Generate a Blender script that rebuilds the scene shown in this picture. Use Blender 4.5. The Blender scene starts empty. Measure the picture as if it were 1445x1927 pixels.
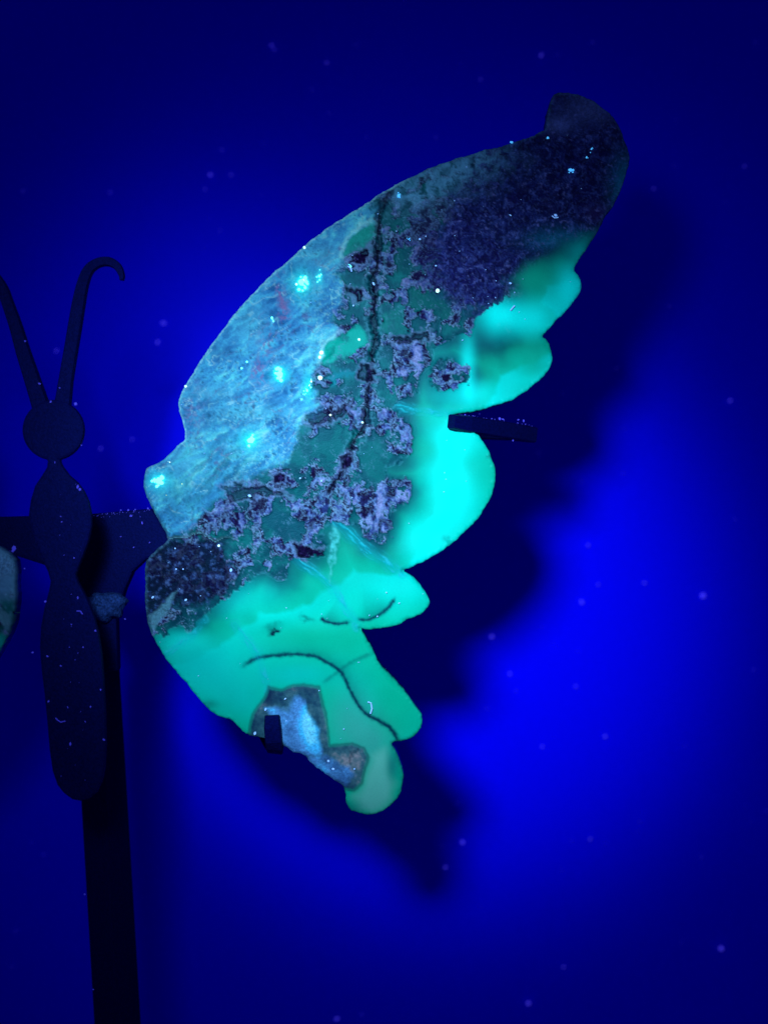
import bpy, bmesh, math, random
import numpy as np
from mathutils import Vector, Matrix

sc = bpy.context.scene
random.seed(7)
rng = np.random.default_rng(7)

# ------------------------------------------------------------------ camera, world, lamps, exposure
CAM_D = 0.30            # metres from the lens to the plane of the stone wing
PX = 1e-4               # metres per photograph pixel in that plane
BACK_Y = 0.10           # the backdrop hangs 10 cm behind the wing

def at(px, py, y=0.0):
    """photograph pixel -> world point standing at depth y"""
    k = PX * (CAM_D + y) / CAM_D
    return Vector(((px - 722.5) * k, y, (963.5 - py) * k))

cam = bpy.data.cameras.new('camera')
cam_o = bpy.data.objects.new('camera', cam)
sc.collection.objects.link(cam_o)
cam_o.location = (0, -CAM_D, 0)
cam_o.rotation_euler = (math.radians(90), 0, 0)
cam.sensor_fit = 'VERTICAL'
cam.sensor_height = 36.0
cam.lens = 36.0 * CAM_D / (1927 * PX)
cam.clip_start = 0.01
cam.clip_end = 10
cam.dof.use_dof = True
cam.dof.focus_distance = CAM_D - 0.002
cam.dof.aperture_fstop = 12
sc.camera = cam_o

world = bpy.data.worlds.new('World')
sc.world = world
world.use_nodes = True
bg = world.node_tree.nodes['Background']
bg.inputs[0].default_value = (0.02, 0.05, 1.0, 1)
bg.inputs[1].default_value = 0.115

LAMP = np.array([0.40, 0.80, 1.0])
LAMP_POS = Vector((-0.041, -0.26, 0.061))

def spot(name, target, power, size, blend, radius):
    l = bpy.data.lights.new(name, 'SPOT')
    l.energy = power
    l.color = tuple(LAMP)
    l.spot_size = math.radians(size)
    l.spot_blend = blend
    l.shadow_soft_size = radius
    o = bpy.data.objects.new(name, l)
    sc.collection.objects.link(o)
    o.location = LAMP_POS
    o.rotation_euler = (target - LAMP_POS).to_track_quat('-Z', 'Y').to_euler()
    return o

spot('torch_beam', at(805, 1130, BACK_Y), 5.6, 27, 1.0, 0.019)     # hot centre of the UV torch
spot('added_left_glow', at(440, 800, BACK_Y), 0.65, 24, 1.0, 0.019)   # added spot brightening the backdrop left of the wing
spot('torch_spill', at(740, 1080, BACK_Y), 0.9, 50, 1.0, 0.019)   # wide spill of the torch

vs = sc.view_settings
vs.view_transform = 'Standard'
vs.look = 'None'
vs.exposure = 0.0
vs.gamma = 1.0
vs.use_curve_mapping = False

# ------------------------------------------------------------------ helpers
def S(r, g, b, k=2.05):
    """stone colour that looks like this sRGB value in the middle of the beam"""
    c = np.array([r, g, b], float) / 255.0
    lin = np.where(c <= 0.04045, c / 12.92, ((c + 0.055) / 1.055) ** 2.4)
    return np.clip(lin / (LAMP * k), 0, 0.95)

def tag(o, label=None, cat=None, group=None, kind=None):
    if label: o['label'] = label
    if cat: o['category'] = cat
    if group: o['group'] = group
    if kind: o['kind'] = kind
    return o

def mesh_obj(name, verts, faces, mat, parent=None, smooth=True):
    me = bpy.data.meshes.new(name)
    me.from_pydata([tuple(v) for v in verts], [], faces)
    me.update()
    if smooth:
        me.polygons.foreach_set('use_smooth', [True] * len(me.polygons))
    me.materials.append(mat)
    o = bpy.data.objects.new(name, me)
    sc.collection.objects.link(o)
    o.parent = parent
    return o

def bm_obj(name, bm, mat, parent=None, smooth=False):
    me = bpy.data.meshes.new(name)
    bmesh.ops.recalc_face_normals(bm, faces=bm.faces)
    bm.to_mesh(me); bm.free()
    if smooth:
        me.polygons.foreach_set('use_smooth', [True] * len(me.polygons))
    me.materials.append(mat)
    o = bpy.data.objects.new(name, me)
    sc.collection.objects.link(o)
    o.parent = parent
    return o

# numpy gradient noise -------------------------------------------------
_perm = rng.permutation(4096)
_ang = rng.random(4096) * 2 * math.pi
_gx, _gy = np.cos(_ang), np.sin(_ang)

def gnoise(x, y, seed=0):
    xi = np.floor(x).astype(np.int64); yi = np.floor(y).astype(np.int64)
    xf = x - xi; yf = y - yi
    u = xf * xf * xf * (xf * (xf * 6 - 15) + 10); v = yf * yf * yf * (yf * (yf * 6 - 15) + 10)
    def g(ix, iy, dx, dy):
        h = _perm[(_perm[(ix + seed * 57) & 4095] + iy * 3 + seed * 131) & 4095]
        return _gx[h] * dx + _gy[h] * dy
    a = g(xi, yi, xf, yf); b = g(xi + 1, yi, xf - 1, yf)
    c = g(xi, yi + 1, xf, yf - 1); d = g(xi + 1, yi + 1, xf - 1, yf - 1)
    return ((a * (1 - u) + b * u) * (1 - v) + (c * (1 - u) + d * u) * v) * 1.5

def fbm(x, y, scale, octv=4, seed=0, gain=0.5):
    s = np.zeros_like(x); amp = 1.0; tot = 0
    for i in range(octv):
        s += amp * gnoise(x / scale + 17.3 * i, y / scale - 9.1 * i, seed + i)
        tot += amp; amp *= gain; scale *= 0.5
    return s / tot * 1.4

def sstep(a, b, x):
    t = np.clip((x - a) / (b - a), 0, 1)
    return t * t * (3 - 2 * t)

def seg_dist(x, y, pts, closed=False):
    """distance to a polyline, nearest point and signed side"""
    n = len(pts); best = np.full(x.shape, 1e18); bx = np.zeros_like(x); by = np.zeros_like(x)
    side = np.zeros_like(x); par = np.zeros_like(x)
    for i in range(n if closed else n - 1):
        x0, y0 = pts[i]; x1, y1 = pts[(i + 1) % n]
        dx, dy = x1 - x0, y1 - y0; L = dx * dx + dy * dy
        if L < 1e-9: continue
        t = np.clip(((x - x0) * dx + (y - y0) * dy) / L, 0, 1)
        qx = x0 + t * dx; qy = y0 + t * dy
        d = (x - qx) ** 2 + (y - qy) ** 2
        m = d < best
        best = np.where(m, d, best); bx = np.where(m, qx, bx); by = np.where(m, qy, by)
        side = np.where(m, dx * (y - y0) - dy * (x - x0), side)
        par = np.where(m, (i + t) / max(1, n - 1), par)
    return np.sqrt(best), bx, by, side, par

def inside(x, y, pts):
    r = np.zeros(x.shape, bool); n = len(pts)
    for i in range(n):
        x0, y0 = pts[i]; x1, y1 = pts[(i + 1) % n]
        if y0 == y1: continue
        c = ((y0 > y) != (y1 > y)) & (x < (x1 - x0) * (y - y0) / (y1 - y0) + x0)
        r ^= c
    return r

def sdf(x, y, pts):
    d = seg_dist(x, y, pts, True)[0]
    return np.where(inside(x, y, pts), -d, d)

def chaikin(pts, closed=True, n=1):
    for _ in range(n):
        out = []; m = len(pts)
        for i in range(m if closed else m - 1):
            a = pts[i]; b = pts[(i + 1) % m]
            out.append((a[0] * .78 + b[0] * .22, a[1] * .78 + b[1] * .22))
            out.append((a[0] * .22 + b[0] * .78, a[1] * .22 + b[1] * .78))
        pts = out
    return pts

# ------------------------------------------------------------------ materials
def new_mat(name):
    m = bpy.data.materials.new(name); m.use_nodes = True
    nt = m.node_tree
    return m, nt, nt.nodes['Principled BSDF']

def node(nt, t, **kw):
    n = nt.nodes.new(t)
    for k, v in kw.items(): setattr(n, k, v)
    return n

def stone_material():
    m, nt, p = new_mat('polished_agate'); L = nt.links.new
    col = node(nt, 'ShaderNodeAttribute', attribute_name='mineral')
    rough = node(nt, 'ShaderNodeAttribute', attribute_name='grain')
    tc = node(nt, 'ShaderNodeTexCoord')
    n1 = node(nt, 'ShaderNodeTexNoise'); n1.inputs['Scale'].default_value = 2600; n1.inputs['Detail'].default_value = 4
    L(tc.outputs['Object'], n1.inputs['Vector'])
    n2 = node(nt, 'ShaderNodeTexVoronoi'); n2.inputs['Scale'].default_value = 4200
    L(tc.outputs['Object'], n2.inputs['Vector'])
    # brightness variation, strongest on the grainy minerals
    mr = node(nt, 'ShaderNodeMapRange'); mr.inputs[1].default_value = .3; mr.inputs[2].default_value = .7
    mr.inputs[3].default_value = .62; mr.inputs[4].default_value = 1.38
    L(n1.outputs[0], mr.inputs[0])
    mix = node(nt, 'ShaderNodeMix', data_type='FLOAT')
    mix.inputs[2].default_value = 1.0
    L(rough.outputs['Fac'], mix.inputs[0]); L(mr.outputs[0], mix.inputs[3])
    vm = node(nt, 'ShaderNodeVectorMath', operation='SCALE')
    L(col.outputs['Color'], vm.inputs[0]); L(mix.outputs[0], vm.inputs['Scale'])
    L(vm.outputs[0], p.inputs['Base Color'])
    r = node(nt, 'ShaderNodeMapRange'); r.inputs[3].default_value = .34; r.inputs[4].default_value = .6
    L(rough.outputs['Fac'], r.inputs[0]); L(r.outputs[0], p.inputs['Roughness'])
    sp = node(nt, 'ShaderNodeMapRange'); sp.inputs[3].default_value = .09; sp.inputs[4].default_value = .012
    L(rough.outputs['Fac'], sp.inputs[0]); L(sp.outputs[0], p.inputs['Specular IOR Level'])
    p.inputs['Specular Tint'].default_value = (.25, .75, 1, 1)
    b = node(nt, 'ShaderNodeBump'); b.inputs['Distance'].default_value = .00025
    st = node(nt, 'ShaderNodeMath', operation='MULTIPLY'); st.inputs[1].default_value = .38
    L(rough.outputs['Fac'], st.inputs[0]); L(st.outputs[0], b.inputs['Strength'])
    L(n2.outputs[0], b.inputs['Height']); L(b.outputs[0], p.inputs['Normal'])
    return m

def simple_mat(name, col, rough=.6, spec=.3, noise=0, bump=0, scale=1500, emit=None, estr=0, tint=(1, 1, 1)):
    m, nt, p = new_mat(name); L = nt.links.new
    p.inputs['Base Color'].default_value = (*col, 1)
    p.inputs['Roughness'].default_value = rough
    p.inputs['Specular IOR Level'].default_value = spec
    p.inputs['Specular Tint'].default_value = (*tint, 1)
    tc = node(nt, 'ShaderNodeTexCoord')
    n = node(nt, 'ShaderNodeTexNoise'); n.inputs['Scale'].default_value = scale; n.inputs['Detail'].default_value = 5
    L(tc.outputs['Object'], n.inputs['Vector'])
    if noise:
        mr = node(nt, 'ShaderNodeMapRange'); mr.inputs[1].default_value = .3; mr.inputs[2].default_value = .7
        mr.inputs[3].default_value = 1 - noise; mr.inputs[4].default_value = 1 + noise
        L(n.outputs[0], mr.inputs[0])
        vm = node(nt, 'ShaderNodeVectorMath', operation='SCALE'); vm.inputs[0].default_value = col
        L(mr.outputs[0], vm.inputs['Scale']); L(vm.outputs[0], p.inputs['Base Color'])
    if bump:
        b = node(nt, 'ShaderNodeBump'); b.inputs['Distance'].default_value = .0002; b.inputs['Strength'].default_value = bump
        L(n.outputs[0], b.inputs['Height']); L(b.outputs[0], p.inputs['Normal'])
    if emit is not None:
        p.inputs['Emission Color'].default_value = (*emit, 1)
        p.inputs['Emission Strength'].default_value = estr
    return m

M_stone = stone_material()
M_metal = simple_mat('black_powder_coat', (.0016, .0026, .050), .5, .05, .3, .5, 2600, tint=(.15, .2, 1))
M_backdrop = simple_mat('backdrop_cloth', (.0006, .0009, .88), .34, .7, .04, .05, 900, tint=(.01, .01, 1))
M_dust = simple_mat('dust_lint_highlight', (.10, .06, .55), .8, .1, emit=(.05, .05, 1.0), estr=.18)
M_dustfar = simple_mat('backdrop_lint', (.05, .03, .95), .8, .1, emit=(.07, .05, 1.0), estr=.55)
M_cyan = simple_mat('cyan_crystal_glint', (.2, .8, .8), .3, .4, emit=(.10, .95, 1.0), estr=2.6)  # glow standing in for torch glints on the stone
M_white = simple_mat('white_crystal_glint', (.7, .9, .9), .3, .4, emit=(.55, 1.0, .85), estr=1.1)  # white dots, and bright cores of the painted torch glints
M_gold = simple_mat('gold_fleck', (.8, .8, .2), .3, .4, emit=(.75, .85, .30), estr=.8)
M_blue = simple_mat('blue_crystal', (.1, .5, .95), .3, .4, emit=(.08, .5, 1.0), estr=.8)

# ------------------------------------------------------------------ backdrop
def build_backdrop():
    k = (CAM_D + BACK_Y) / CAM_D
    xs = np.linspace(-.42, .42, 640); prof = []
    top, bot, R = .34, -.235, .06
    for z in np.linspace(top, bot + R, 70): prof.append((BACK_Y, z))
    for a in np.linspace(0, 90, 14)[1:]:
        a = math.radians(a); prof.append((BACK_Y - R + R * math.cos(a), bot + R - R * math.sin(a)))
    for y in np.linspace(BACK_Y - R, -.30, 30)[1:]: prof.append((y, bot))
    V = []; F = []; n = len(xs)
    fold = (1446 - 722.5) * PX * k
    for (y, z) in prof:
        for x in xs:
            d = x - (fold + (-.10 - z) * .10)
            up = math.exp(-((z + .102) / .028) ** 2)
            crease = -.0075 * up / (1 + math.exp(-d / .0042))
            off = .0012 * math.sin(x * 31 + z * 9) + .001 * math.sin(z * 27 - x * 11)
            V.append((x, y + (off + crease if z > bot + .01 else 0), z))
    for j in range(len(prof) - 1):
        for i in range(n - 1):
            F.append((j * n + i, j * n + i + 1, (j + 1) * n + i + 1, (j + 1) * n + i))
    o = mesh_obj('backdrop', V, F, M_backdrop)
    tag(o, 'plain cloth backdrop lit deep blue behind the butterfly', kind='structure')
    return o
build_backdrop()

# ------------------------------------------------------------------ the stone wing
OUTLINE = [(1045,174),(1067,173),(1102,181),(1126,196),(1153,216),(1166,237),(1180,270),(1185,293),(1182,317),(1172,348),(1157,382),
 (1133,417),(1119,446),(1098,475),(1077,506),(1090,521),(1094,541),(1087,556),(1072,578),(1049,601),(1032,620),(1019,634),(1028,639),
 (1035,649),(1039,669),(1040,682),(1032,699),(1005,724),(985,740),(959,755),(912,769),(892,774),(866,777),(848,780),(852,796),(862,808),(880,810),(897,816),(910,831),
 (924,857),(931,879),(933,898),(928,924),(917,949),(901,975),(878,997),(856,1019),(831,1038),(802,1054),(780,1065),(767,1070),
 (756,1073),(764,1077),(780,1087),(795,1105),(807,1128),(808,1140),(800,1150),(780,1162),(765,1166),(750,1177),(722,1182),(692,1184),(673,1180),
 (681,1187),(689,1201),(704,1229),(716,1253),(738,1274),(759,1299),(777,1320),(792,1341),(795,1357),(791,1372),(774,1389),(757,1396),(744,1396),(736,1401),
 (746,1415),(757,1445),(760,1472),(754,1494),(738,1515),(719,1529),(698,1534),(677,1532),(658,1524),(652,1515),(650,1497),(645,1479),
 (638,1474),(625,1465),(600,1448),(582,1433),(573,1421),(552,1416),(530,1402),(515,1394),(498,1389),(476,1386),(457,1378),(449,1369),(437,1354),
 (418,1350),(402,1343),(384,1326),(359,1296),(337,1269),(315,1245),(301,1223),(287,1198),(278,1173),(274,1136),(273,1098),(274,1061),
 (281,1047),(297,1033),(311,1022),(316,1013),(301,982),(288,962),(274,931),(270,911),(275,883),(281,878),(304,868),(326,848),(336,836),
 (349,829),(348,813),(340,784),(335,756),(339,744),(351,721),(370,690),(390,658),(418,622),(443,587),(478,549),(510,517),(551,482),(586,450),(621,425),
 (660,400),(691,381),(714,365),(757,340),(819,311),(889,288),(959,270),(1013,251),(1027,241),(1030,215),(1036,186)]
MATRIX = [(1260,430),(1125,438),(1085,455),(1050,470),(1032,478),(985,491),(972,516),(972,535),(957,556),(936,584),(934,599),(944,619),
 (940,639),(927,648),(886,647),(866,630),(848,634),(826,652),(813,659),(809,679),(786,712),(783,739),(749,759),(732,768),(764,790),(772,812),
 (770,822),(773,847),(764,866),(729,873),(725,892),(738,905),(764,911),(770,927),(757,946),(734,959),(732,991),(727,1013),(716,1021),(697,1016),
 (671,990),(640,985),(604,990),(611,1026),(608,1048),(579,1054),(549,1050),(546,1075),(540,1089),(524,1094),(511,1080),(487,1080),(449,1104),(424,1129),
 (402,1152),(384,1154),(374,1170),(353,1182),(325,1182),(297,1200),(200,1215),(200,60),(1260,60)]
MATRIX_CRISP = [(895,600) if p == (936,584) else (880,632) if p == (934,599) else p for p in MATRIX if p not in ((944,619),(940,639),(927,648),(886,647))]
ISLAND = [(817,686),(830,680),(845,678),(862,680),(880,690),(884,704),(878,722),(862,730),(846,731),(830,735),(814,728),(812,708)]
QUARTZ = [(200,700),(330,500),(560,330),(700,372),(712,400),(708,432),(690,448),(655,470),(642,500),(648,540),(640,575),(622,600),(640,640),(606,690),(590,730),(600,770),
 (580,800),(560,830),(545,860),(520,880),(470,900),(430,925),(400,950),(370,985),(330,1005),(316,1013),(250,1020),(200,900)]
TIP = [(905,280),(1010,230),(1020,120),(1260,120),(1260,475),(1110,480),(1050,510),(995,530),(960,545),(930,570),(890,590),(850,560),(810,520),(800,470),(830,420),(850,360)]
BROWN = [(470,1380),(478,1345),(497,1315),(507,1292),(530,1298),(570,1291),(600,1294),(606,1320),(614,1360),(622,1402),(640,1403),(662,1400),(684,1408),(691,1424),(685,1450),
 (678,1474),(664,1487),(648,1484),(630,1480),(540,1440),(450,1400)]
PALE = [(503,1335),(520,1328),(536,1332),(552,1322),(566,1316),(578,1324),(585,1345),(596,1372),(603,1398),(610,1416),(598,1422),(570,1424),(545,1416),(528,1395),(522,1365)]
PALE2 = [(575,1428),(600,1418),(615,1415),(640,1440),(660,1440),(664,1462),(648,1478),(620,1468),(590,1450)]
LINE_A = [(447,1264),(460,1254),(478,1240),(500,1234),(530,1231),(570,1231),(600,1237),(630,1252),(650,1275),(662,1300),(672,1328),(690,1346),(715,1356),(735,1374),(749,1396)]
LINE_B = [(602,1162),(612,1170),(630,1174),(655,1173)]
LINE_C = [(664,1163),(685,1168),(710,1160),(730,1145),(742,1129)]
LINE_D = [(600,1290),(622,1275),(645,1258),(668,1240),(700,1230)]
VEIN = [(750,340),(722,378),(712,405),(711,470),(704,540),(702,600),(708,640),(698,690),(694,760),(683,800),(660,850),(640,895),(618,925)]
MILKY = [([(540,1035),(585,1070),(625,1105),(648,1140),(672,1182)], 8, .75),
         ([(632,985),(665,1012),(700,1040),(735,1062),(760,1076)], 10, .8),
         ([(440,1178),(470,1210),(487,1240),(500,1275),(506,1298)], 8, .55),
         ([(730,765),(790,772),(850,779)], 9, .7),
         ([(300,1240),(338,1212),(365,1192),(384,1166)], 8, .6)]
SLIVER = [(628,985),(640,1008),(638,1030),(630,1062),(624,1098),(619,1075),(618,1040),(622,1010)]
GREENWIN = [([(612,652),(640,630),(675,612),(684,622),(688,648),(660,668),(615,688),(606,678)], (0,172,165)),
            ([(648,462),(668,440),(700,418),(706,430),(694,452),(672,466),(655,482),(646,480)], (20,150,150)),
            ([(612,712),(640,698),(668,690),(660,704),(630,716)], (0,122,150)),
            ([(722,590),(745,584),(758,590),(752,615),(736,628),(718,620)], (0,112,114)),
            ([(565,835),(610,815),(655,800),(668,812),(650,850),(625,865),(600,850),(570,880),(545,870)], (0,98,112)),
            ([(690,840),(722,822),(728,870),(722,900),(700,905),(680,880)], (0,100,112)),
            ([(490,970),(530,962),(560,975),(585,1000),(560,1015),(520,1010)], (0,78,104)),
            ([(715,395),(732,392),(745,430),(735,490),(720,480)], (0,85,100)),
            ([(735,470),(760,480),(790,500),(770,520),(740,510)], (0,80,95)),
            ([(745,545),(800,540),(850,570),(840,600),(790,590),(760,580)], (0,92,100))]
HOLES = [([(655,492),(672,476),(692,464),(696,474),(684,492),(668,498)], 1), ([(656,546),(682,540),(684,552),(670,568)], 1),
         ([(548,1026),(566,1024),(592,1036),(612,1042),(608,1054),(590,1056),(566,1044)], 1),
         ([(636,862),(654,852),(662,866),(654,880),(640,882)], .9), ([(512,896),(528,892),(540,900),(526,908),(514,906)], 1),
         ([(575,780),(600,770),(640,764),(665,768),(640,785),(600,800),(580,804)], .75),
         ([(740,632),(770,622),(812,624),(806,640),(770,640),(742,648)], .8),
         ([(416,916),(470,914),(530,926),(548,934),(500,938),(430,940)], .7),
         ([(672,690),(690,682),(704,688),(706,716),(690,722),(674,706)], .85)]
CRUST = [(790,455,60,60,.7),(860,540,60,50,.75),(900,480,70,60,.5),(820,395,50,40,.5),(770,560,40,30,.4),(730,520,26,50,.3),(740,560,24,30,.3),(675,640,20,30,.3),(690,760,26,30,.5),(610,960,40,26,.5),(450,1040,60,20,.4),(650,600,30,40,.4),(715,975,26,42,1.1),(740,930,32,22,.9),(742,845,26,22,.8),(745,800,24,16,.7),(705,806,26,18,.7),(770,670,34,32,1.2),(748,735,22,14,.8),(655,870,16,34,.8),
         (655,920,30,34,.8),(590,885,24,26,.7),(580,1000,26,36,.9),(470,960,60,34,.8),(545,905,36,16,.6),(560,1040,42,16,.7),(510,1025,26,22,.4),(620,750,30,20,.6),
         (640,720,30,16,.5),(700,505,20,46,.6),(790,480,40,40,.3),(850,700,30,24,1.2),(770,450,24,14,.6),(730,610,16,26,.3),(880,610,26,12,.8),(690,940,24,30,.7),
         (600,940,30,20,.5),(400,985,60,26,.8),(345,1060,60,40,.6),(420,1090,40,26,.5),(830,560,26,20,.3),(640,525,30,50,.25),(620,795,40,12,.8)]

def gsum(x, y, lst):
    s = np.zeros_like(x)
    for (cx, cy, sx, sy, a) in lst:
        s += a * np.exp(-(((x - cx) / sx) ** 2 + ((y - cy) / sy) ** 2))
    return s

def mixc(C, col, m):
    m = np.clip(m, 0, 1)[:, None]
    return C * (1 - m) + np.asarray(col) * m

def ramp(v, stops):
    xs = [s[0] for s in stops]; cs = np.array([S(*s[1]) for s in stops])
    return np.stack([np.interp(v, xs, cs[:, i]) for i in range(3)], 1)

def stone_fields(x, y, e, left=False):
    """mineral colour, graininess and relief (in pixels, + towards the viewer) of the carved slab"""
    wx = x + fbm(x, y, 34, 4, 1) * 13 + fbm(x, y, 9, 3, 5) * 4.5
    wy = y + fbm(x, y, 34, 4, 11) * 13 + fbm(x, y, 9, 3, 15) * 4.5
    sx = x + fbm(x, y, 60, 2, 3) * 10; sy = y + fbm(x, y, 60, 2, 4) * 10
    soft = np.minimum(sdf(sx, sy, MATRIX), sdf(sx, sy, ISLAND))
    soft = np.minimum(soft, 26 * (np.hypot((x - 896) / 48, (y - 622) / 24) - 1))
    soft = np.minimum(soft, np.hypot(x - 528, y - 1078) - 14)
    hard = np.minimum(sdf(wx, wy, MATRIX_CRISP), sdf(wx, wy, ISLAND))
    n_lo = fbm(x, y, 150, 3, 21); n_mid = fbm(x, y, 45, 4, 25); n_fi = fbm(x, y, 7, 3, 31); n_vf = fbm(x, y, 4, 2, 35)
    # ---- banded green agate
    C = ramp(soft + n_mid * 6, [(-14, (0,52,84)), (3, (0,76,98)), (16, (0,116,120)), (32, (0,168,150)), (57, (0,202,180)), (65, (0,240,238)), (96, (0,238,230)), (160, (0,205,182))])
    cyan = gsum(x, y, [(845,900,46,90,.9),(790,1010,40,40,.7),(890,740,60,26,.6),(880,690,14,60,.7),(935,590,34,34,1.1),(1000,600,50,36,1.0),(1070,540,24,36,1.1),(1010,710,40,16,.6),(340,1208,44,22,.7),
                       (735,1100,50,30,.1),(470,1130,70,40,.3),(1090,470,20,20,.3),(850,830,30,30,.7)])
    C = mixc(C, S(0,250,252,1.35), cyan * .8 + n_lo * .15)
    green = gsum(x, y, [(1005,525,38,30,.9),(1000,690,32,30,.75),(905,895,26,40,.4),(800,848,30,22,.6),(590,1200,120,30,.85),(740,1300,60,60,.7),(880,870,20,20,.3),(690,1075,50,30,.3),(610,1100,60,40,.4)])
    C = mixc(C, S(0,198,172), green)
    teal = gsum(x, y, [(390,1260,90,60,.8),(460,1320,60,40,.5),(560,1270,70,26,.75),(670,1330,40,70,.5),(350,1230,50,40,.3)])
    C = mixc(C, S(0,212,220), teal)
    C = mixc(C, S(50,196,198), gsum(x, y, [(660,1360,40,50,.8),(700,1400,36,40,.9)]))
    C = mixc(C, S(96,222,226), sstep(16, -12, sdf(sx, sy, [(668,1500),(690,1455),(700,1420),(722,1410),(735,1440),(742,1480),(735,1505),(700,1522),(675,1518)])) * .9)
    C = mixc(C, S(0,140,150), gsum(x, y, [(738,1440,12,30,.8),(665,1520,24,12,.5)]))
    low = sstep(1090, 1180, y)[:, None]
    C = C * (1 - low * np.array([0, -.02, .06]))
    C *= (1 + n_mid * .05 + n_vf * .025)[:, None]
    grain = np.full(x.shape, .06); H = n_lo * 1.2
    # ---- dark seams in the agate
    def seam(C, pts, w, fade, sgn, strength, ends=True):
        d, _, _, side, par = seg_dist(sx * .3 + x * .7, sy * .3 + y * .7, chaikin([pts[0]] + chaikin(pts, False, 2) + [pts[-1]], False))
        taper = sstep(0, .12, par) * sstep(1.02, .99, par) if ends else 1.0
        d = np.maximum(d + fbm(x, y, 9, 2, 47) * 1.6, 0)
        core = np.exp(-(d / np.where(side * sgn > 0, w * 1.45, w)) ** 2) * taper
        oneside = np.where(side * sgn > 0, np.exp(-d / fade), 0) * .62 * np.clip(np.sin(math.pi * par), 0, 1)
        return mixc(C, S(0,40,84), np.maximum(core, oneside) * strength)
    C = seam(C, LINE_A, 3.6, 14, -1, .95); C = seam(C, LINE_B, 3.2, 20, -1, 1); C = seam(C, LINE_C, 3.2, 20, -1, .95)
    C = seam(C, LINE_D, 3.2, 5, 1, .4)
    C = mixc(C, S(0,45,70), gsum(wx, wy, [(518,1191,9,4.5,1.2),(512,1180,16,10,.45),(577,1164,11,6,.55),(924,862,8,3,.5),(845,1022,14,6,.35)]))
    C = mixc(C, S(0,110,110), gsum(x, y, [(395,1325,16,8,.5)]))
    # ---- milky fracture lines
    for pts, w, a in MILKY:
        d, _, _, side, par = seg_dist(sx * .4 + wx * .2 + x * .4, sy * .4 + wy * .2 + y * .4, pts)
        sd = np.sign(side) * d
        strand = sstep(-.15, .5, fbm(par * 90, sd * 3.2, 14, 4, 41)) 
        m = np.exp(-(d / w) ** 2) * a * (.35 + .65 * strand)
        C = mixc(C, S(10,190,230), m); C = mixc(C, S(40,215,242), m * sstep(.6, .95, strand) * .5)
        grain = np.maximum(grain, m * .3); H += m * 1.0
    d = sdf(wx * .5 + x * .5, wy * .5 + y * .5, SLIVER)
    C = mixc(C, S(70,220,238), sstep(3, -5, d) * np.clip(.5 + .8 * fbm(x, y, 9, 3, 43), 0, 1)); H += sstep(2, -4, d) * .8
    # ---- inside the matrix: dark green ground with lavender crusts
    wsoft = sstep(930, 985, x)
    inm = sstep(1.5, -1.5, hard) * (1 - wsoft) + sstep(16, -18, soft) * wsoft
    ground = ramp(n_mid * 1.0 + n_fi * .25, [(-.7, (0,50,78)), (0, (0,80,100)), (.6, (6,112,124))])
    Mx = ground.copy()
    for pts, colr in GREENWIN:
        d = sdf(wx, wy, pts); Mx = mixc(Mx, S(*colr), sstep(7, -5, d))
    clear = np.zeros_like(x)
    for gi, (pts, colr) in enumerate(GREENWIN): clear = np.maximum(clear, sstep(8, -8, sdf(x, y, pts)) * (.45 if gi > 6 else 1))
    cr = fbm(wx, wy, 34, 5, 51, .6) * 1.5 + gsum(x, y, CRUST) * .8 - clear * 1.0 - .31
    cm = sstep(-.03, .04, cr)
    q1 = fbm(wx, wy, 24, 3, 61, .5); q2 = fbm(wx + 40, wy, 15, 2, 65, .5)
    squig = np.maximum(np.exp(-(q1 / .085) ** 2), .8 * np.exp(-(q2 / .10) ** 2))      # fine curling rims
    pale = gsum(x, y, [(715,985,24,36,1.0),(738,928,30,20,.9),(785,668,10,22,1.5),(764,706,18,10,1.5),(740,840,26,20,.3),(580,1000,22,30,.35),(655,905,20,20,.3)])
    far = np.clip(gsum(x, y, [(880,480,90,90,1.0),(800,430,70,70,.7),(790,540,60,50,.45),(450,970,60,30,.45),(960,420,80,80,.6)]), 0, 1)
    lav = ramp(fbm(wx, wy, 22, 4, 71, .52) * 2.2 + pale * .85 - .30, [(-.6, (18,8,56)), (-.25, (28,28,92)), (.1, (40,70,150)), (.45, (78,116,200)), (.9, (118,150,228))])
    lav = mixc(lav, S(98,160,228), squig * .85 * (1 - np.clip(pale, 0, 1) * .6))
    lav = mixc(lav, S(20,12,58), sstep(.35, .9, cr) * sstep(.05, -.3, fbm(wx, wy, 18, 3, 81)) * (1 - np.clip(pale, 0, 1)) * .85)
    lav = mixc(lav, S(24,26,92), far * .5)
    Mx = mixc(Mx, lav, cm)
    rim = np.exp(-((cr - .03) / .06) ** 2) * sstep(-.45, .1, fbm(x, y, 14, 2, 91))
    Mx = mixc(Mx, S(108,168,228), rim * 1.0 * (1 - far * .6))
    thread = np.exp(-(fbm(wx, wy, 24, 4, 95, .6) / .035) ** 2) * sstep(-.2, .4, fbm(x, y, 50, 2, 97)) * (1 - cm)
    Mx = mixc(Mx, S(80,150,205), thread * .6)
    Mx = mixc(Mx, S(0,58,88), sstep(.05, .5, fbm(wx, wy, 26, 4, 99)) * (1 - cm) * .55)
    mg = .14 + cm * .7; mh = cm * 1.6 + (lav[:, 2] * 3.0 + squig * 1.6) * cm - .8 + n_vf * (.1 + cm * .5)
    # ---- dark wing tip
    dT = sdf(wx + n_mid * 22, wy + n_mid * 22, TIP)
    tm = sstep(30, -26, dT)
    tipc = ramp(fbm(wx, wy, 15, 5, 101, .68) * 1.5, [(-.6, (12,10,66)), (0, (16,18,86)), (.45, (28,42,116)), (.9, (56,78,160))])
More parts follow.
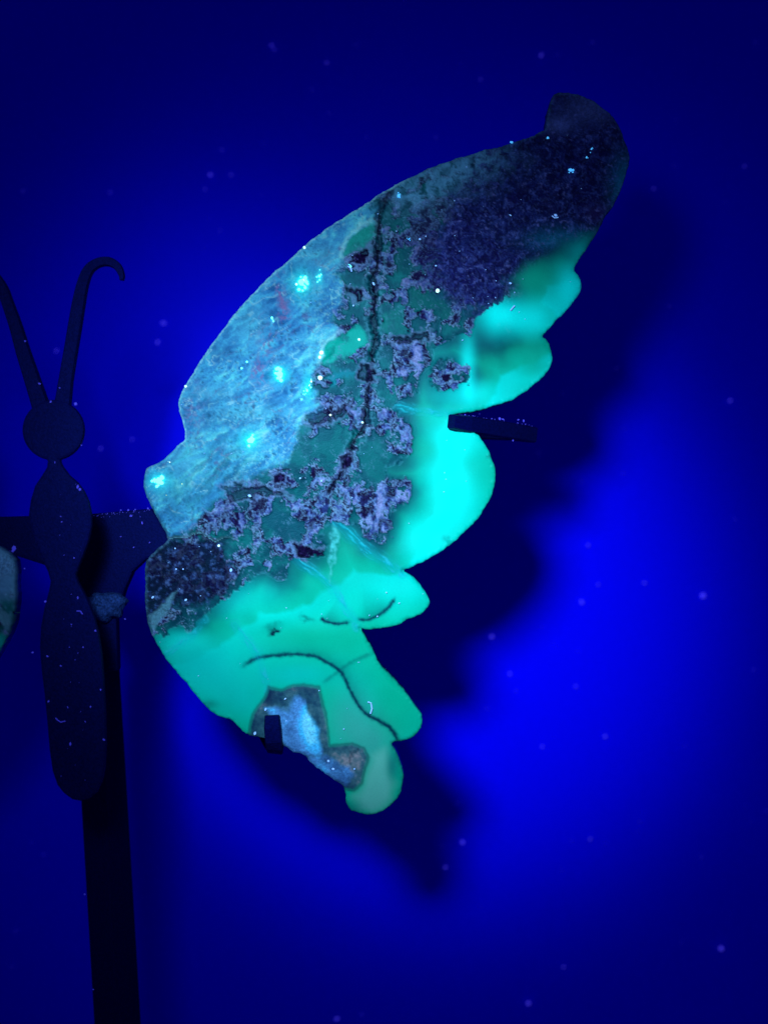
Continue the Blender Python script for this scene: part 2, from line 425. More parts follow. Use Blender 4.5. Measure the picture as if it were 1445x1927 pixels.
    tipc = mixc(tipc, S(60,88,168), np.exp(-(fbm(wx, wy, 19, 3, 103) / .06) ** 2) * .35)
    tipc = mixc(tipc, S(0,116,156), gsum(x, y, [(1178,355,26,56,.9),(1060,452,60,22,.6)]))
    tipc = mixc(tipc, S(40,30,100), gsum(x, y, [(1120,400,24,20,.5)]))
    tipc = mixc(tipc, S(64,92,170), gsum(x, y, [(1110,205,50,30,.7),(1050,235,26,16,.9)]))
    tipc = mixc(tipc, S(84,104,190), sstep(.30, .55, fbm(x, y, 7, 3, 105)) * sstep(-.3, .3, n_mid) * .55)
    Mx = mixc(Mx, tipc * 1.6, tm * .95)
    mg = mg * (1 - tm) + .75 * tm
    upper = gsum(x, y, [(775,355,50,40,1.2),(840,325,70,34,1.0),(910,295,60,24,.7)])
    Mx = mixc(Mx, S(90,184,244), np.clip(upper, 0, 1) * sstep(-.6, .45, fbm(wx, wy, 18, 5, 111, .65)) * .95)
    # ---- dark patch on the lower wing root
    dk = sstep(10, -10, sdf(wx, wy, [(262,1030),(300,1015),(420,1018),(430,1050),(440,1080),(425,1110),(390,1135),(340,1130),(300,1165),(262,1190)]))
    if left: dk = dk * 0
    dkc = ramp(fbm(x, y, 12, 5, 121, .65), [(-.5, (8,6,48)), (.1, (14,14,64)), (.4, (42,76,146)), (.8, (84,130,205))])
    Mx = mixc(Mx, dkc, dk * .9); mg = np.maximum(mg, dk * .8)
    # ---- pale blue quartz
    dQ = sdf(wx, wy, QUARTZ); qm = sstep(8, -10, dQ + n_mid * 9)
    fa = math.radians(-38); u = x * math.cos(fa) + y * math.sin(fa); v = -x * math.sin(fa) + y * math.cos(fa)
    fib = fbm(u / 2.4 + n_mid * 7, v + n_mid * 9, 12, 4, 131) * .72 + fbm(x, y, 80, 3, 141) * .68 + n_fi * .16 - .08
    qz = ramp(fib, [(-.75, (26,92,164)), (-.3, (44,132,202)), (.1, (56,164,222)), (.5, (78,204,236)), (.9, (116,228,246))])
    qz = mixc(qz, S(104,100,170), gsum(wx, wy, [(530,560,8,44,1.1),(505,635,14,28,.9),(492,700,18,32,.9),(365,770,16,44,.7),(540,600,8,30,.6),(560,540,24,10,.25),(700,430,14,10,.2)]) * sstep(-.35, .35, n_fi + n_mid))
    qz = mixc(qz, S(44,118,176), gsum(x, y, [(415,665,34,14,.6),(430,790,70,14,.45),(640,560,40,30,.4),(600,590,30,24,.4)]))
    qz = mixc(qz, S(80,200,232), gsum(x, y, [(470,775,60,16,.5),(400,740,50,16,.35),(350,870,40,30,.4),(610,480,60,20,.4),(470,610,30,40,.35),(620,640,40,14,.5)]))
    speck = sstep(.30, .55, fbm(x, y, 6, 2, 151)) * sstep(-.1, .35, fbm(x, y, 60, 2, 155) + gsum(x, y, [(450,780,90,20,.4),(320,960,60,40,.6),(420,900,50,40,.4)]))
    qz = mixc(qz, S(22,72,120), speck * .6)
    furrow = gsum(x, y, [(410,890,60,50,1)]) * sstep(.2, .7, np.sin((x * .75 + y * .62) / 5.2 + n_mid * 3))
    qz = mixc(qz, S(36,104,140), furrow * .6)
    qz = mixc(qz, S(34,128,158), gsum(x, y, [(345,935,60,50,.75),(430,880,60,50,.55),(400,810,50,40,.3)]) * (.7 + .5 * fbm(x, y, 20, 3, 159)))
    crack = sstep(.97, .995, 1 - np.abs(fbm(sx, sy, 120, 3, 161))) * .3 * sstep(0, .4, n_mid)
    qz = mixc(qz, S(150,225,240), crack)
    for sd_, wdt, colr, amp in ((301, .022, (150,228,246), .5), (311, .03, (120,214,240), .4), (321, .035, (86,84,150), .5)):
        f = fbm(u / 2.6 + n_mid * 5, v + n_mid * 5, 34, 3, sd_)
        qz = mixc(qz, S(*colr), np.exp(-(f / wdt) ** 2) * amp * sstep(.05, .5, fbm(x, y, 60, 2, sd_ + 5) + .15))
    druse = sstep(.18, .42, fbm(wx, wy, 6, 3, 163)) * np.clip(gsum(x, y, [(640,560,50,60,.8),(620,650,60,30,.8),(560,840,60,40,.8),(640,740,40,40,.7),(480,880,60,30,.5),(470,790,90,26,.5)]), 0, 1)
    qz = mixc(qz, S(126,222,240), druse * .7)
    qz = mixc(qz, S(30,96,140), sstep(.2, .5, fbm(wx + 90, wy, 8, 3, 167)) * np.clip(gsum(x, y, [(450,785,90,22,.8),(330,960,60,40,.9),(420,900,60,50,.6),(600,580,40,40,.5)]), 0, 1) * .7)
    for pts, colr in GREENWIN[:3]:
        d = sdf(wx * .4 + x * .6, wy * .4 + y * .6, pts)
        qz = mixc(qz, S(*colr), sstep(3, -3, d)); qz = mixc(qz, S(120,220,235), np.exp(-((d - 5) / 3.5) ** 2) * .6)
    qz = mixc(qz, S(30,228,248), gsum(x, y, [(567,534,20,26,.9),(527,704,18,16,.9),(471,829,20,18,.9),(300,905,20,16,.8),(580,728,10,26,.8),(601,522,8,16,.6)]))  # halos of the torch glints painted into the quartz colour
    Mx = mixc(Mx, np.clip(qz * 1.12, 0, .9), qm)
    mg = mg * (1 - qm) + .32 * qm; mh = mh * (1 - qm) + (fib * 2.2 + n_vf * .6 - speck * 1.5 - furrow * 2) * qm
    # ---- dark fissure (the carved mid-vein) and open holes
    dv = seg_dist(wx * .5 + x * .5, wy * .5 + y * .5, VEIN)[0]
    wv = 6 + 5 * fbm(x, y, 40, 3, 171)
    vm = sstep(wv + 2.5, wv - 3, dv + n_fi * 3)
    Mx = mixc(Mx, S(64,150,190), np.exp(-((dv - 13) / 5) ** 2) * .45 * sstep(-.2, .3, n_fi))
    vc = ramp(n_fi + n_vf * .5, [(-.4, (8,8,44)), (.2, (16,26,70)), (.6, (60,100,140))])
    Mx = mixc(Mx, vc, vm * .82 * sstep(-.8, -.3, fbm(x, y, 22, 2, 175))); mh -= vm * 4
    Mx = mixc(Mx, S(4,4,30), sstep(3.2, 1.2, dv + n_fi * 1.5) * .9 * sstep(370, 400, y))   # the open crack itself
    for pts, a in HOLES:
        d = sdf(wx, wy, pts) + n_fi * 3
        Mx = mixc(Mx, S(92,140,206), np.exp(-((d - 3) / 3) ** 2) * .55)
        hm = sstep(1.5, -2, d) * a
        Mx = mixc(Mx, ramp(n_fi, [(-.4, (9,4,42)), (.3, (22,12,66)), (.7, (56,54,132))]), hm); mh -= hm * 6
    C = mixc(C, Mx, inm); grain = grain * (1 - inm) + mg * inm; H += mh * inm
    # light sliver under the dark root patch
    d = sdf(wx * .5 + x * .5, wy * .5 + y * .5, [(280,1160),(300,1140),(335,1112),(322,1142),(306,1168),(292,1190),(284,1184)])
    C = mixc(C, S(76,150,190), sstep(3, -4, d) * .8)
    if left:
        C = mixc(C, S(84,160,226), sstep(1150, 1110, y + n_mid * 14) * sstep(1000, 1030, y) * (.85 + n_fi * .3))
    # ---- brown-grey chalcedony at the lower tail
    dB = sdf(sx * .3 + wx * .15 + x * .55, sy * .3 + wy * .15 + y * .55, BROWN); bm_ = sstep(3, -5, dB)
    br = ramp(n_mid + n_fi * .3 + gsum(x, y, [(655,1435,36,40,.9)]), [(-.5, (16,54,92)), (0, (32,84,112)), (.5, (54,108,132)), (1.0, (118,140,164))]) * 1.35
    br = mixc(br, S(12,34,88), gsum(x, y, [(505,1310,14,24,.9),(590,1302,20,8,.5),(540,1296,40,6,.5)]))
    C = mixc(C, br, bm_); C = mixc(C, S(20,60,84), np.exp(-((dB - 1) / 2.6) ** 2) * .55)
    d = np.minimum(sdf(sx * .5 + wx * .5, sy * .5 + wy * .5, PALE), sdf(sx * .5 + wx * .5, sy * .5 + wy * .5, PALE2)); pm = sstep(5, -7, d)
    pc = ramp(n_fi * .2 + n_mid * .8 + gsum(x, y, [(580,1370,20,46,1.5),(600,1410,10,14,.5)]), [(-.5, (40,92,156)), (.2, (62,136,212)), (.8, (50,180,252)), (1.2, (90,205,255))]) * 1.7
    C = mixc(C, pc, pm); H += pm * (2.5 + n_fi * 1.5); grain = np.maximum(grain, np.maximum(pm * .7, bm_ * .3))
    C = mixc(C, S(20,40,90), gsum(wx, wy, [(612,1428,14,12,.7),(632,1450,10,8,.5)]))
    d = seg_dist(wx, wy, [(668,1405),(664,1420),(660,1432)])[0]
    C = mixc(C, S(30,50,80), sstep(6, 1, d) * .5)
    # ---- step where the fore wing overlaps the hind wing
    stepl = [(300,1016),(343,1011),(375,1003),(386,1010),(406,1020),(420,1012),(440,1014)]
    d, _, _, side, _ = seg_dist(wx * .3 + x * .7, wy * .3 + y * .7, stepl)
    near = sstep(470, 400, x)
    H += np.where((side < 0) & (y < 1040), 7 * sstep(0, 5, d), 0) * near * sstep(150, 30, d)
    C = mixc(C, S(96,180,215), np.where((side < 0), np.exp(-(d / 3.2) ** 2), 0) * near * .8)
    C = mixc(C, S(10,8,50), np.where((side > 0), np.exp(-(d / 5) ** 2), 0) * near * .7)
    # second little overlap behind the fore wing shoulder
    d, _, _, side, _ = seg_dist(x, y, [(349,829),(355,850),(346,862),(326,872)])
    C = mixc(C, S(60,190,225), np.exp(-(d / 3) ** 2) * .7); H -= np.exp(-(d / 5) ** 2) * 3
    # ---- worn, frosted rim, plus a rim highlight painted on the upper-left edge
    fr = sstep(7, 1, e) * (.35 + .5 * sstep(-.1, .3, n_fi)) * np.clip(inm + .15, 0, 1)
    C = mixc(C, S(74,150,205), fr * .55)
    C = mixc(C, S(120,214,248,1.6), sstep(4.5, 1, e + n_fi * 3) * sstep(800, 740, x) * sstep(860, 820, y) * .75)
    return np.clip(C, 0, .95), np.clip(grain, 0, 1), H

def build_wing(name, outline, h, warp=None, thick=62.0, yoff=0.0, left=False):
    """front face as a fine grid snapped to the outline, rounded rim, side wall and back face"""
    pts = chaikin(outline)
    P = np.array(pts); x0, y0 = P.min(0) - 2 * h; x1, y1 = P.max(0) + 2 * h
    gx = np.arange(x0, x1, h); gy = np.arange(y0, y1, h)
    X, Y = np.meshgrid(gx, gy); nx, ny = len(gx), len(gy)
    ins = inside(X, Y, pts)
    q = ins[:-1, :-1] | ins[1:, :-1] | ins[:-1, 1:] | ins[1:, 1:]
    use = np.zeros_like(ins); use[:-1, :-1] |= q; use[1:, :-1] |= q; use[:-1, 1:] |= q; use[1:, 1:] |= q
    idx = -np.ones(ins.shape, int); idx[use] = np.arange(use.sum())
    x = X[use].copy(); y = Y[use].copy(); inn = ins[use]
    d, bx, by, _, _ = seg_dist(x, y, pts, True)
    x = np.where(inn, x, bx); y = np.where(inn, y, by); e = np.where(inn, d, 0.0)
    C, G, H = stone_fields(x, y, e, left)
    chip = np.exp(-e / 7)                       # slightly chipped, uneven outline
    ex = fbm(x, y, 22, 4, 221, .6) * 2.2 * chip; ey = fbm(x, y, 22, 4, 231, .6) * 2.2 * chip
    r = 6 + gsum(x, y, [(742,1278,30,30,14),(700,1215,16,20,8),(1030,650,16,20,7),(785,1090,24,20,10),(752,1440,20,44,12),(1170,250,40,60,8),(670,1525,30,14,6)])
    t = np.clip(1 - e / r, 0, 1)
    drop = r * .6 * (1 - np.sqrt(np.clip(1 - t * t, 0, 1)))
    edge_n = fbm(x, y, 7, 2, 201) * 1.6 * sstep(10, 0, e)
    z = H * sstep(0, 8, e) - drop + edge_n
    jj, ii = np.nonzero(q)
    a = idx[jj, ii]; b = idx[jj, ii + 1]; c = idx[jj + 1, ii + 1]; dd = idx[jj + 1, ii]
    front = np.stack([a, dd, c, b], 1)          # seen from -Y, photo rows run downwards
    n = len(x)
    # boundary edges
    ed = np.concatenate([front[:, [0, 1]], front[:, [1, 2]], front[:, [2, 3]], front[:, [3, 0]]])
    key = np.sort(ed, 1); kk = key[:, 0] * (n + 1) + key[:, 1]
    u, inv, cnt = np.unique(kk, return_inverse=True, return_counts=True)
    be = ed[cnt[inv] == 1]
    x = x + ex; y = y + ey
    wxp, wyp = (x, y) if warp is None else warp(x, y)
    def world(px, py, zz): return np.stack([(px - 722.5) * PX, yoff - zz * PX, (963.5 - py) * PX], 1)
    Vf = world(wxp, wyp, z); Vb = world(wxp, wyp, np.full(n, -thick) - fbm(x, y, 90, 2, 9) * 3 + np.where(e < 10, (10 - e) * .8, 0))
    back = front[:, ::-1] + n
    wall = np.stack([be[:, 1], be[:, 0], be[:, 0] + n, be[:, 1] + n], 1)
    V = np.concatenate([Vf, Vb]); F = np.concatenate([front, back, wall])
    if left: F = F[:, ::-1]
    me = bpy.data.meshes.new(name)
    me.vertices.add(len(V)); me.vertices.foreach_set('co', V.ravel())
    me.loops.add(F.size); me.loops.foreach_set('vertex_index', F.ravel().astype(np.int32))
    me.polygons.add(len(F)); me.polygons.foreach_set('loop_start', np.arange(0, F.size, 4, dtype=np.int32))
    me.update(calc_edges=True); me.validate()
    me.polygons.foreach_set('use_smooth', [True] * len(me.polygons))
    ca = me.attributes.new('mineral', 'FLOAT_COLOR', 'POINT')
    col = np.concatenate([np.concatenate([C, C]), np.ones((2 * n, 1))], 1).astype(np.float32)
    ca.data.foreach_set('color', col.ravel())
    ga = me.attributes.new('grain', 'FLOAT', 'POINT'); ga.data.foreach_set('value', np.concatenate([G, G]).astype(np.float32))
    me.materials.append(M_stone)
    o = bpy.data.objects.new(name, me); sc.collection.objects.link(o)
    return o

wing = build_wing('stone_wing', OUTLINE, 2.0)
tag(wing, 'whole butterfly wing of banded stone glowing green and cyan, held by dark hooks', 'stone wing', 'pair of stone wings')

def mirror(x, y):
    shift = 302 - 70 * sstep(1045, 960, y)
    return shift - x, y
wing_l = build_wing('stone_wing', OUTLINE, 5.0, warp=mirror, left=True)
tag(wing_l, 'pale blue stone wing cut off by the left edge beside the dark body', 'stone wing', 'pair of stone wings')

# glowing crystals; cyan clusters with white cores stand in for lamp glints --------------------------------------------
def crystal_glint(px, py, r, mat, n=5, ry=None, ang=0, lift=2):
    """a small cluster of six-sided points in the wing face, for crystals and painted glints"""
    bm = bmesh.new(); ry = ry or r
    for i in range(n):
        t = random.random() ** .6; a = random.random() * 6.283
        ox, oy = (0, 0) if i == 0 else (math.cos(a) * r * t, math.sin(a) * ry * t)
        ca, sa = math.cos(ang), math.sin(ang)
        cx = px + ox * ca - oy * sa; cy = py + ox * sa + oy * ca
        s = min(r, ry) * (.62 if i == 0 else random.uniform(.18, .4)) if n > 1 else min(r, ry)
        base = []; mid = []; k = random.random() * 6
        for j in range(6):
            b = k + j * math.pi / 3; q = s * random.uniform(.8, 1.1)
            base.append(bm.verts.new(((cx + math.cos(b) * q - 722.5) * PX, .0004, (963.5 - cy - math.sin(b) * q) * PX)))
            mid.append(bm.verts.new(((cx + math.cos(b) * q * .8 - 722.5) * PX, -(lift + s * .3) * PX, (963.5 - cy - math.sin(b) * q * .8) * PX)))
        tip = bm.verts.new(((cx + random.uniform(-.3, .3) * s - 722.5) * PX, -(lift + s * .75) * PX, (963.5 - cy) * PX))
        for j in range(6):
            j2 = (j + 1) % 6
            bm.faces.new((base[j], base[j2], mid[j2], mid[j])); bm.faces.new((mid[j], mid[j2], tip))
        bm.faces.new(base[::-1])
    return bm_obj('crystal_glint', bm, mat, wing)

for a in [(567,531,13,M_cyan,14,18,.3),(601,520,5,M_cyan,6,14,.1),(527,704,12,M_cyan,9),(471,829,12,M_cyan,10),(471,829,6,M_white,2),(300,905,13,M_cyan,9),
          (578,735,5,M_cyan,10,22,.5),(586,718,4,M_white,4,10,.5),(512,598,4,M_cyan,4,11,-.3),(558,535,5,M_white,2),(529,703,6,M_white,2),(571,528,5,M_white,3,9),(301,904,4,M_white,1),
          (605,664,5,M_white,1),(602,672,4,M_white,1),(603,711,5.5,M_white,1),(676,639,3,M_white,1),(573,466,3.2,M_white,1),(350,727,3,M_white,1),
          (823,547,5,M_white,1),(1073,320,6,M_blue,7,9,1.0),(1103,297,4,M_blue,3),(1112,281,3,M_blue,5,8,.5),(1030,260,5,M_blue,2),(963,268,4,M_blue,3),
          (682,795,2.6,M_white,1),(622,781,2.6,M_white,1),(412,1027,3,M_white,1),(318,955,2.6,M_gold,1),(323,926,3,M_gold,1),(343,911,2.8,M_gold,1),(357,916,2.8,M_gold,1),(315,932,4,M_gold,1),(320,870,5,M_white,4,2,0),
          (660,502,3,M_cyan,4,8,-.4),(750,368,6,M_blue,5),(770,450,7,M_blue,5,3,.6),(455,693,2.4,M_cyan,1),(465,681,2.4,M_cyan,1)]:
    crystal_glint(*a)

# frosted teeth along the leading edge of the wing ------------------------
def edge_teeth():
    bm = bmesh.new(); pts = OUTLINE[OUTLINE.index((335,756)):OUTLINE.index((757,340)) + 1]
    for (ax, ay), (bx, by) in zip(pts, pts[1:]):
        L = math.hypot(bx - ax, by - ay); nrm = ((by - ay) / L, -(bx - ax) / L)
        for i in range(int(L / 3.2)):
            t = random.random(); s = random.uniform(.6, 1.3) * (1.6 if random.random() < .06 else 1)
            px = ax + (bx - ax) * t + nrm[0] * random.uniform(-2.5, .6); py = ay + (by - ay) * t + nrm[1] * random.uniform(-2.5, .6)
            c = Vector(((px - 722.5) * PX, random.uniform(.0004, .0016), (963.5 - py) * PX))
            bmesh.ops.create_icosphere(bm, subdivisions=0 or 1, radius=s * PX, matrix=Matrix.Translation(c))
    o = bm_obj('frosted_edge_grains', bm, simple_mat('frost', tuple(S(90,170,225)), .5, .4), wing)
    o['kind'] = 'stuff'
edge_teeth()

# ------------------------------------------------------------------ the metal stand
BODY_Y = -0.014
stand = bpy.data.objects.new('butterfly_stand', None); sc.collection.objects.link(stand)
stand.location = (at(222, 1927, .016).x, .016, -.235)
tag(stand, 'black metal butterfly display stand with flat body, antennae and square post', 'display stand')

def rel(o):
    """keep the world position of a part while it hangs under the stand"""
    o.parent = stand
    o.matrix_parent_inverse = Matrix.Translation(-stand.location)
    return o

def plate(name, pts, y0, y1, mat=M_metal, bevel=.0006):
    bm = bmesh.new()
    vs_ = [bm.verts.new(at(px, py, y0)) for px, py in pts]
    f = bm.faces.new(vs_)
    r = bmesh.ops.extrude_face_region(bm, geom=[f])
    k = [v for v in r['geom'] if isinstance(v, bmesh.types.BMVert)]
    bmesh.ops.translate(bm, verts=k, vec=(0, y1 - y0, 0))
    bmesh.ops.recalc_face_normals(bm, faces=bm.faces)
    ed = [e for e in bm.edges if len(e.link_faces) == 2 and e.calc_face_angle(0) > .9]
    bmesh.ops.bevel(bm, geom=ed, offset=bevel, segments=2, affect='EDGES', profile=.6, clamp_overlap=True)
    return rel(bm_obj(name, bm, mat))

head = [(100 + 58 * math.cos(t), 809 + 57 * math.sin(t)) for t in np.linspace(math.radians(-115), math.radians(78), 26)]
right = [(118,878),(130,894),(146,908),(158,924),(167,944),(172,968),(172,992),(167,1016),(158,1042),(148,1066),(143,1082),(147,1096),(156,1112),(167,1134),(177,1160),(185,1190),
         (191,1230),(195,1280),(198,1340),(199,1400),(197,1444),(192,1470),(182,1492),(168,1504),(152,1508)]
left_ = [(136,1505),(120,1493),(108,1478),(99,1452),(93,1410),(89,1360),(84,1310),(78,1260),(75,1220),(77,1180),(83,1145),(92,1112),(95,1094),(90,1076),(78,1050),(66,1020),(57,990),(54,968),(58,940),(66,914),(78,896),(88,880),(90,868)]
headl = [(100 + 58 * math.cos(t), 809 + 57 * math.sin(t)) for t in np.linspace(math.radians(102), math.radians(244), 20)]
plate('body', head + right + left_ + headl, BODY_Y, BODY_Y + .002)

def antenna(pts, widths, y):
    """flat cut strip along a curve, rounded rim"""
    c = []; n = len(pts)
    for i in range(n * 4 - 3):
        t = i / 4; k = min(int(t), n - 2); f = t - k
        p0 = pts[max(k - 1, 0)]; p1 = pts[k]; p2 = pts[k + 1]; p3 = pts[min(k + 2, n - 1)]
        q = [.5 * (2 * p1[a] + (p2[a] - p0[a]) * f + (2 * p0[a] - 5 * p1[a] + 4 * p2[a] - p3[a]) * f * f + (3 * p1[a] - p0[a] - 3 * p2[a] + p3[a]) * f ** 3) for a in (0, 1)]
        c.append((q[0], q[1], widths[k] * (1 - f) + widths[k + 1] * f))
    bm = bmesh.new(); rings = []
    for i, (px, py, w) in enumerate(c):
        a = c[max(i - 1, 0)]; b = c[min(i + 1, len(c) - 1)]
        dx, dy = b[0] - a[0], b[1] - a[1]; L = math.hypot(dx, dy); nx, ny = -dy / L, dx / L
        ring = []
        for (s, yy) in ((-1, .0006), (-.82, 0), (.82, 0), (1, .0006), (1, .0016), (-1, .0016)):
            v = at(px + nx * w * s, py + ny * w * s, y); v.y += yy
            ring.append(bm.verts.new(v))
        rings.append(ring)
    for r0, r1 in zip(rings, rings[1:]):
        for j in range(6): bm.faces.new((r0[j], r0[(j + 1) % 6], r1[(j + 1) % 6], r1[j]))
    bm.faces.new(rings[0]); bm.faces.new(rings[-1][::-1])
    return rel(bm_obj('antenna', bm, M_metal))
antenna([(110,800),(117,760),(123,715),(132,660),(140,612),(147,570),(155,532),(166,506),(184,493),(204,491),(220,500),(228,516),(228,526)],
        [16,15.5,13.5,13,13,12.5,11,10,9,8.5,7.5,5.5,3.5], BODY_Y + .0003)
antenna([(84,800),(75,762),(60,715),(42,660),(28,612),(14,572),(2,540),(-18,514),(-42,502),(-64,506),(-78,520),(-82,534)],
        [17,16.5,15,13.5,12,11,10.5,10,9,8,6.5,4], BODY_Y + .0003)

plate('cradle_bar', [(-150,972),(-60,974),(55,971),(174,967),(230,962),(285,957),(306,985),(340,1015),(360,1040),(330,1056),(276,1052),(250,1076),(234,1112),(228,1135),(150,1135),(142,1110),
                     (120,1078),(80,1062),(30,1046),(-60,1040),(-150,1040)], .008, .0125)

def box_between(name, p, q, w, d, up=Vector((0, 1, 0)), mat=M_metal, bev=.0005):
    p = Vector(p); q = Vector(q); z = (q - p).normalized(); x = up.cross(z).normalized(); y = z.cross(x)
    bm = bmesh.new(); vs_ = []
    for c in (p, q):
        for sx_, sy_ in ((-1, -1), (1, -1), (1, 1), (-1, 1)): vs_.append(bm.verts.new(c + x * w * sx_ / 2 + y * d * sy_ / 2))
    for f in ((0, 1, 2, 3), (7, 6, 5, 4), (0, 4, 5, 1), (1, 5, 6, 2), (2, 6, 7, 3), (3, 7, 4, 0)): bm.faces.new([vs_[i] for i in f])
    bmesh.ops.bevel(bm, geom=bm.edges[:], offset=bev, segments=2, affect='EDGES', profile=.6)
    return rel(bm_obj(name, bm, mat))
# square post, turned so that an edge faces the viewer
top = at(176, 1150, .019); foot = at(222, 1927, .016); foot2 = top + (foot - top) * ((-.235 - top.z) / (foot.z - top.z))
box_between('post', top, foot2, .0066, .0066, Vector((.55, .83, 0)))
# socket and dusty weld where the post meets the cradle
box_between('socket', at(206, 1160, .008), at(209, 1262, .008), .0034, .004)
def weld():
    bm = bmesh.new(); c = at(198, 1134, .006)
    bmesh.ops.create_icosphere(bm, subdivisions=4, radius=1)
    for v in bm.verts:
        k = 1 + .10 * math.sin(v.co.x * 7 + v.co.z * 5) + random.uniform(-.05, .05)
        zz = v.co.z if v.co.z < 0 else v.co.z * .55
        v.co = Vector((v.co.x * .0041 * k, v.co.y * .0035 * k, zz * .0036 * k)) + c
    return rel(bm_obj('weld_bead', bm, simple_mat('dusty_weld', (.016, .035, .15), .7, .1, .7, .9, 2200, tint=(.2, .4, 1)), smooth=True))
weld()
# foot of the stand, below the picture
def base():
    bm = bmesh.new()
    bmesh.ops.create_cone(bm, cap_ends=True, segments=64, radius1=.055, radius2=.053, depth=.006, matrix=Matrix.Translation((stand.location.x + .003, .016, -.231)))
    return rel(bm_obj('base', bm, M_metal))
base()

def hook(across, path, w, d):
    """flat bar bent along a path of (px, py, depth)"""
    P = [at(px, py, y) for px, py, y in path]; bm = bmesh.new(); rings = []
    for i, p in enumerate(P):
        a = P[max(i - 1, 0)]; b = P[min(i + 1, len(P) - 1)]; t = (b - a).normalized()
        side = (across - t * across.dot(t)).normalized(); nr = side.cross(t).normalized()
        ww = w * (.86 if i in (0,) else 1)
        rings.append([bm.verts.new(p + side * ww * s / 2 + nr * d * u / 2) for s, u in ((-1, -.6), (-.85, -1), (.85, -1), (1, -.6), (1, .6), (.85, 1), (-.85, 1), (-1, .6))])
    for r0, r1 in zip(rings, rings[1:]):
        for j in range(8): bm.faces.new((r0[j], r0[(j + 1) % 8], r1[(j + 1) % 8], r1[j]))
    bm.faces.new(rings[0]); bm.faces.new(rings[-1][::-1])
    return rel(bm_obj('hook', bm, M_metal))
hook(Vector((.1, 0, 1)), [(849,793,-.0022),(880,798,.000),(930,806,.005),(975,813,.010),(1000,818,.013),(996,818,.017),(960,814,.021),(900,812,.021),(860,822,.020),(600,950,.016),(330,1032,.0135)], .0031, .0022)
hook(Vector((1, 0, -.12)), [(512,1346,-.0016),(513,1370,-.0017),(515,1394,-.0014),(517,1404,-.0003),(518,1409,.002),(518,1411,.006),(516,1408,.010),(512,1400,.0118),(500,1380,.0125),(430,1220,.014),(340,1040,.0135)], .0031, .0016)

# ------------------------------------------------------------------ dust and lint
def speck(bm, c, r, flat=.5, ax=Vector((0, 1, 0))):
    m = Matrix.Translation(c) @ Matrix.Rotation(random.random() * 6.28, 4, 'Y') @ Matrix.Diagonal((r * random.uniform(.7, 1.3), r * flat, r * random.uniform(.5, 1.0), 1))
    bmesh.ops.create_icosphere(bm, subdivisions=1, radius=1, matrix=m)

def fibre(bm, pts, r):
    rings = []
    for i, p in enumerate(pts):
        a = pts[max(i - 1, 0)]; b = pts[min(i + 1, len(pts) - 1)]; t = (b - a).normalized(); s = t.cross(Vector((0, 1, 0))).normalized(); u = s.cross(t)
        rings.append([bm.verts.new(p + (s * math.cos(k * math.pi / 2) + u * math.sin(k * math.pi / 2)) * r) for k in range(4)])
    for r0, r1 in zip(rings, rings[1:]):
        for j in range(4): bm.faces.new((r0[j], r0[(j + 1) % 4], r1[(j + 1) % 4], r1[j]))

bm = bmesh.new()
for (px, py, r) in [(137,75,4),(4,152,4),(44,360,4),(396,329,5),(435,329,5),(511,85,5),(516,93,4),(615,118,5),(1018,104,5),(904,149,4),(820,258,3),(308,608,7),(297,644,7),(249,827,5),(190,844,5),
                    (107,660,5),(1229,355,4),(1373,754,6),(1400,313,4),(1322,1121,8),(1106,1026,6),(1212,1097,5),(1094,1133,6),(925,1198,6),(959,1268,6),(1083,1292,5),(1138,1386,5),(1110,1579,6),
                    (838,1632,7),(488,1631,8),(440,1650,6),(870,1585,5),(994,1888,8),(1060,1820,6),(634,1917,7),(1356,1785,6),(330,40,3),(280,52,3),(418,282,3),(414,434,3),(208,362,3),(386,356,3),
                    (1125,1100,4),(1020,1405,5),(970,1300,3),(515,1810,4)]:
    c = at(px, py, BACK_Y - .001); speck(bm, c, r * PX * random.uniform(.6, .95), .4)
for _ in range(110):
    c = at(random.uniform(0, 1445), random.uniform(0, 1927), BACK_Y - .001); speck(bm, c, random.uniform(.7, 1.7) * PX, .4)
tag(bm_obj('backdrop_lint', bm, M_dustfar), 'scattered blurred specks of lint on the blue backdrop', 'lint', kind='stuff')

bm = bmesh.new()
for (px, py, r) in [(147,916,5),(151,921,4),(143,760,4),(48,642,2.5),(75,722,3),(96,756,2.5),(113,730,2.5),(154,838,2.5),(104,870,2),(86,1132,3),(147,1125,3),(115,972,2),(117,982,2),(140,1050,2),(90,1235,3),
                    (115,1253,3.5),(92,1320,4),(62,1228,2.5),(133,1400,4),(180,1187,3),(190,1298,2.5),(196,1392,3),(135,1175,2),(171,1330,2),(161,1358,2.5),(128,1331,2),(157,1218,2),(131,1218,2)]:
    speck(bm, at(px, py, BODY_Y - .0002), r * PX * .8, .4)
for _ in range(20):
    px = random.gauss(130, 20); py = random.uniform(880, 1500); speck(bm, at(px, py, BODY_Y - .0001), random.uniform(.5, 1.1) * PX, .3)
for (px, py, r) in [(247,971,3),(268,984,3.5),(228,1010,2.2),(252,1030,2.4),(282,1021,2.4),(222,1118,4),(235,1125,3),(174,1157,4),(185,1120,3),(215,1196,3),(200,1222,3.5),(236,1165,3),(228,960,2.5),(242,960,2.5),
                    (255,959,2),(279,957,3),(47,1070,3),(27,1032,6),(24,1038,4)]:
    speck(bm, at(px, py, .0075), r * PX * .8, .4)
for _ in range(44):
    t = random.random(); speck(bm, at(174 + 110 * t, 968 - 10 * t + abs(random.gauss(0, 5)), .0077), random.uniform(.5, 1.2) * PX, .3)
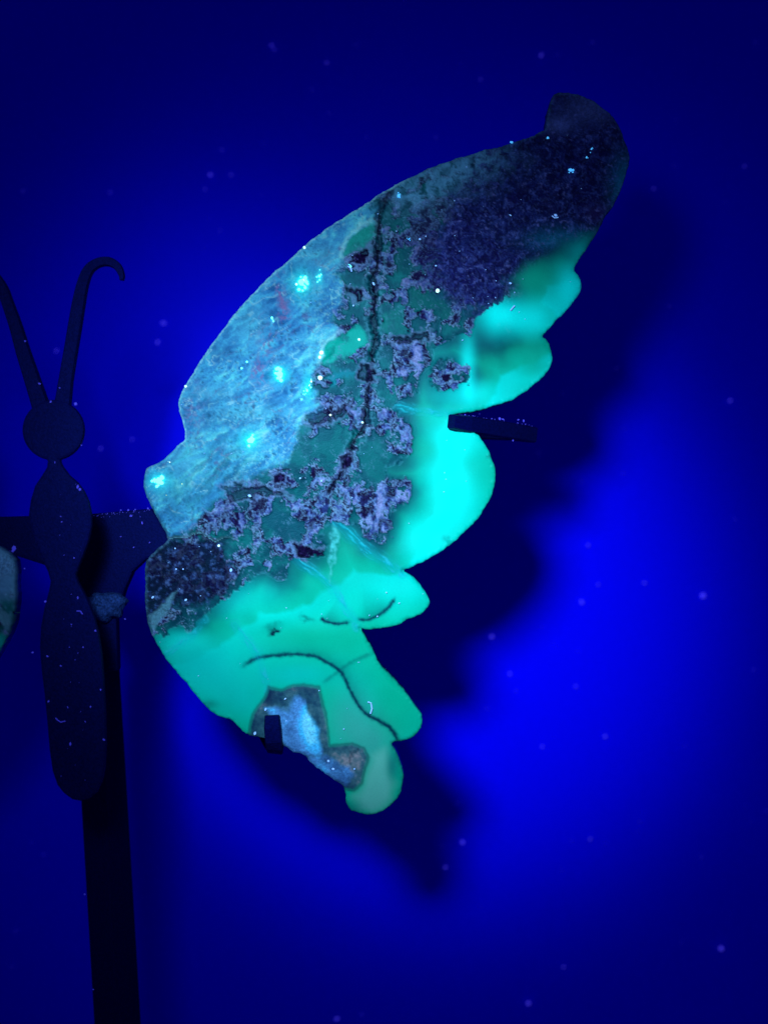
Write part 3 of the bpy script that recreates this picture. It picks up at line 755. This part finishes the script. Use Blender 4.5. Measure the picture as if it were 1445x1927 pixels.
for _ in range(40):
    t = random.random(); speck(bm, at(856 + 146 * t + random.gauss(0, 1), 777 + 23 * t + abs(random.gauss(0, 2.5)), -.003 + .0145 * t), random.uniform(.5, 1.5) * PX, .4)  # specks along the hook's top edge stand in for its highlight
fibre(bm, [at(105, 1351, BODY_Y - .0003), at(110, 1356, BODY_Y - .0004), at(115, 1359, BODY_Y - .0004), at(124, 1357, BODY_Y - .0003)], .9 * PX)
fibre(bm, [at(145, 1150, BODY_Y - .0003), at(152, 1150, BODY_Y - .0004), at(156, 1156, BODY_Y - .0003)], 1.0 * PX)
for (px, py) in [(160, 1683), (176, 1862), (965, 829), (902, 779), (940, 788), (946, 789), (975, 790), (985, 792)]:
    speck(bm, at(px, py, .006), 2.6 * PX, .5)
tag(bm_obj('stand_dust_highlight', bm, M_dust), 'tiny violet dust specks on the dark metal stand, with a painted hook-edge highlight', 'dust', kind='stuff')

bm = bmesh.new()
WY = -.0005
for (px, py, r) in [(1045,405,4),(960,405,3),(960,533,5),(932,560,2),(665,575,3),(703,534,4),(820,500,3),(790,450,3),(870,640,2),(330,1032,3),(332,1071,3),(345,1071,3),(435,1073,5),(288,1124,4),(350,1129,3),
                    (537,1315,3.5),(618,1432,4),(627,1447,3.5),(667,1447,3),(647,1372,2),(727,1115,2),(751,1135,2),(695,1158,2),(710,1160,2),(480,1380,4),(500,1335,4),(565,900,3),(605,905,3),(470,933,4)]:
    speck(bm, at(px, py, WY), r * PX * .75, .4)
for _ in range(150):
    px = random.uniform(300, 1150); py = random.uniform(250, 1450)
    if inside(np.array([px]), np.array([py]), OUTLINE)[0]: speck(bm, at(px, py, WY + .0002), random.uniform(.5, 1.2) * PX, .4)
fibre(bm, [at(692, 1321, WY), at(698, 1323, WY), at(700, 1334, WY), at(697, 1343, WY)], 1.4 * PX)
fibre(bm, [at(1038, 406, WY), at(1043, 410, WY), at(1050, 409, WY)], 1.0 * PX)
fibre(bm, [at(655, 501, WY), at(660, 504, WY), at(662, 511, WY)], 1.3 * PX)
fibre(bm, [at(968, 575, WY), at(960, 584, WY)], 1.2 * PX)
tag(bm_obj('wing_dust', bm, simple_mat('bright_lint', (.35, .5, .95), .7, .2, emit=(.2, .45, 1.0), estr=.45)), 'fine bright lint fibres and dust lying on the glowing wing', 'dust', kind='stuff')
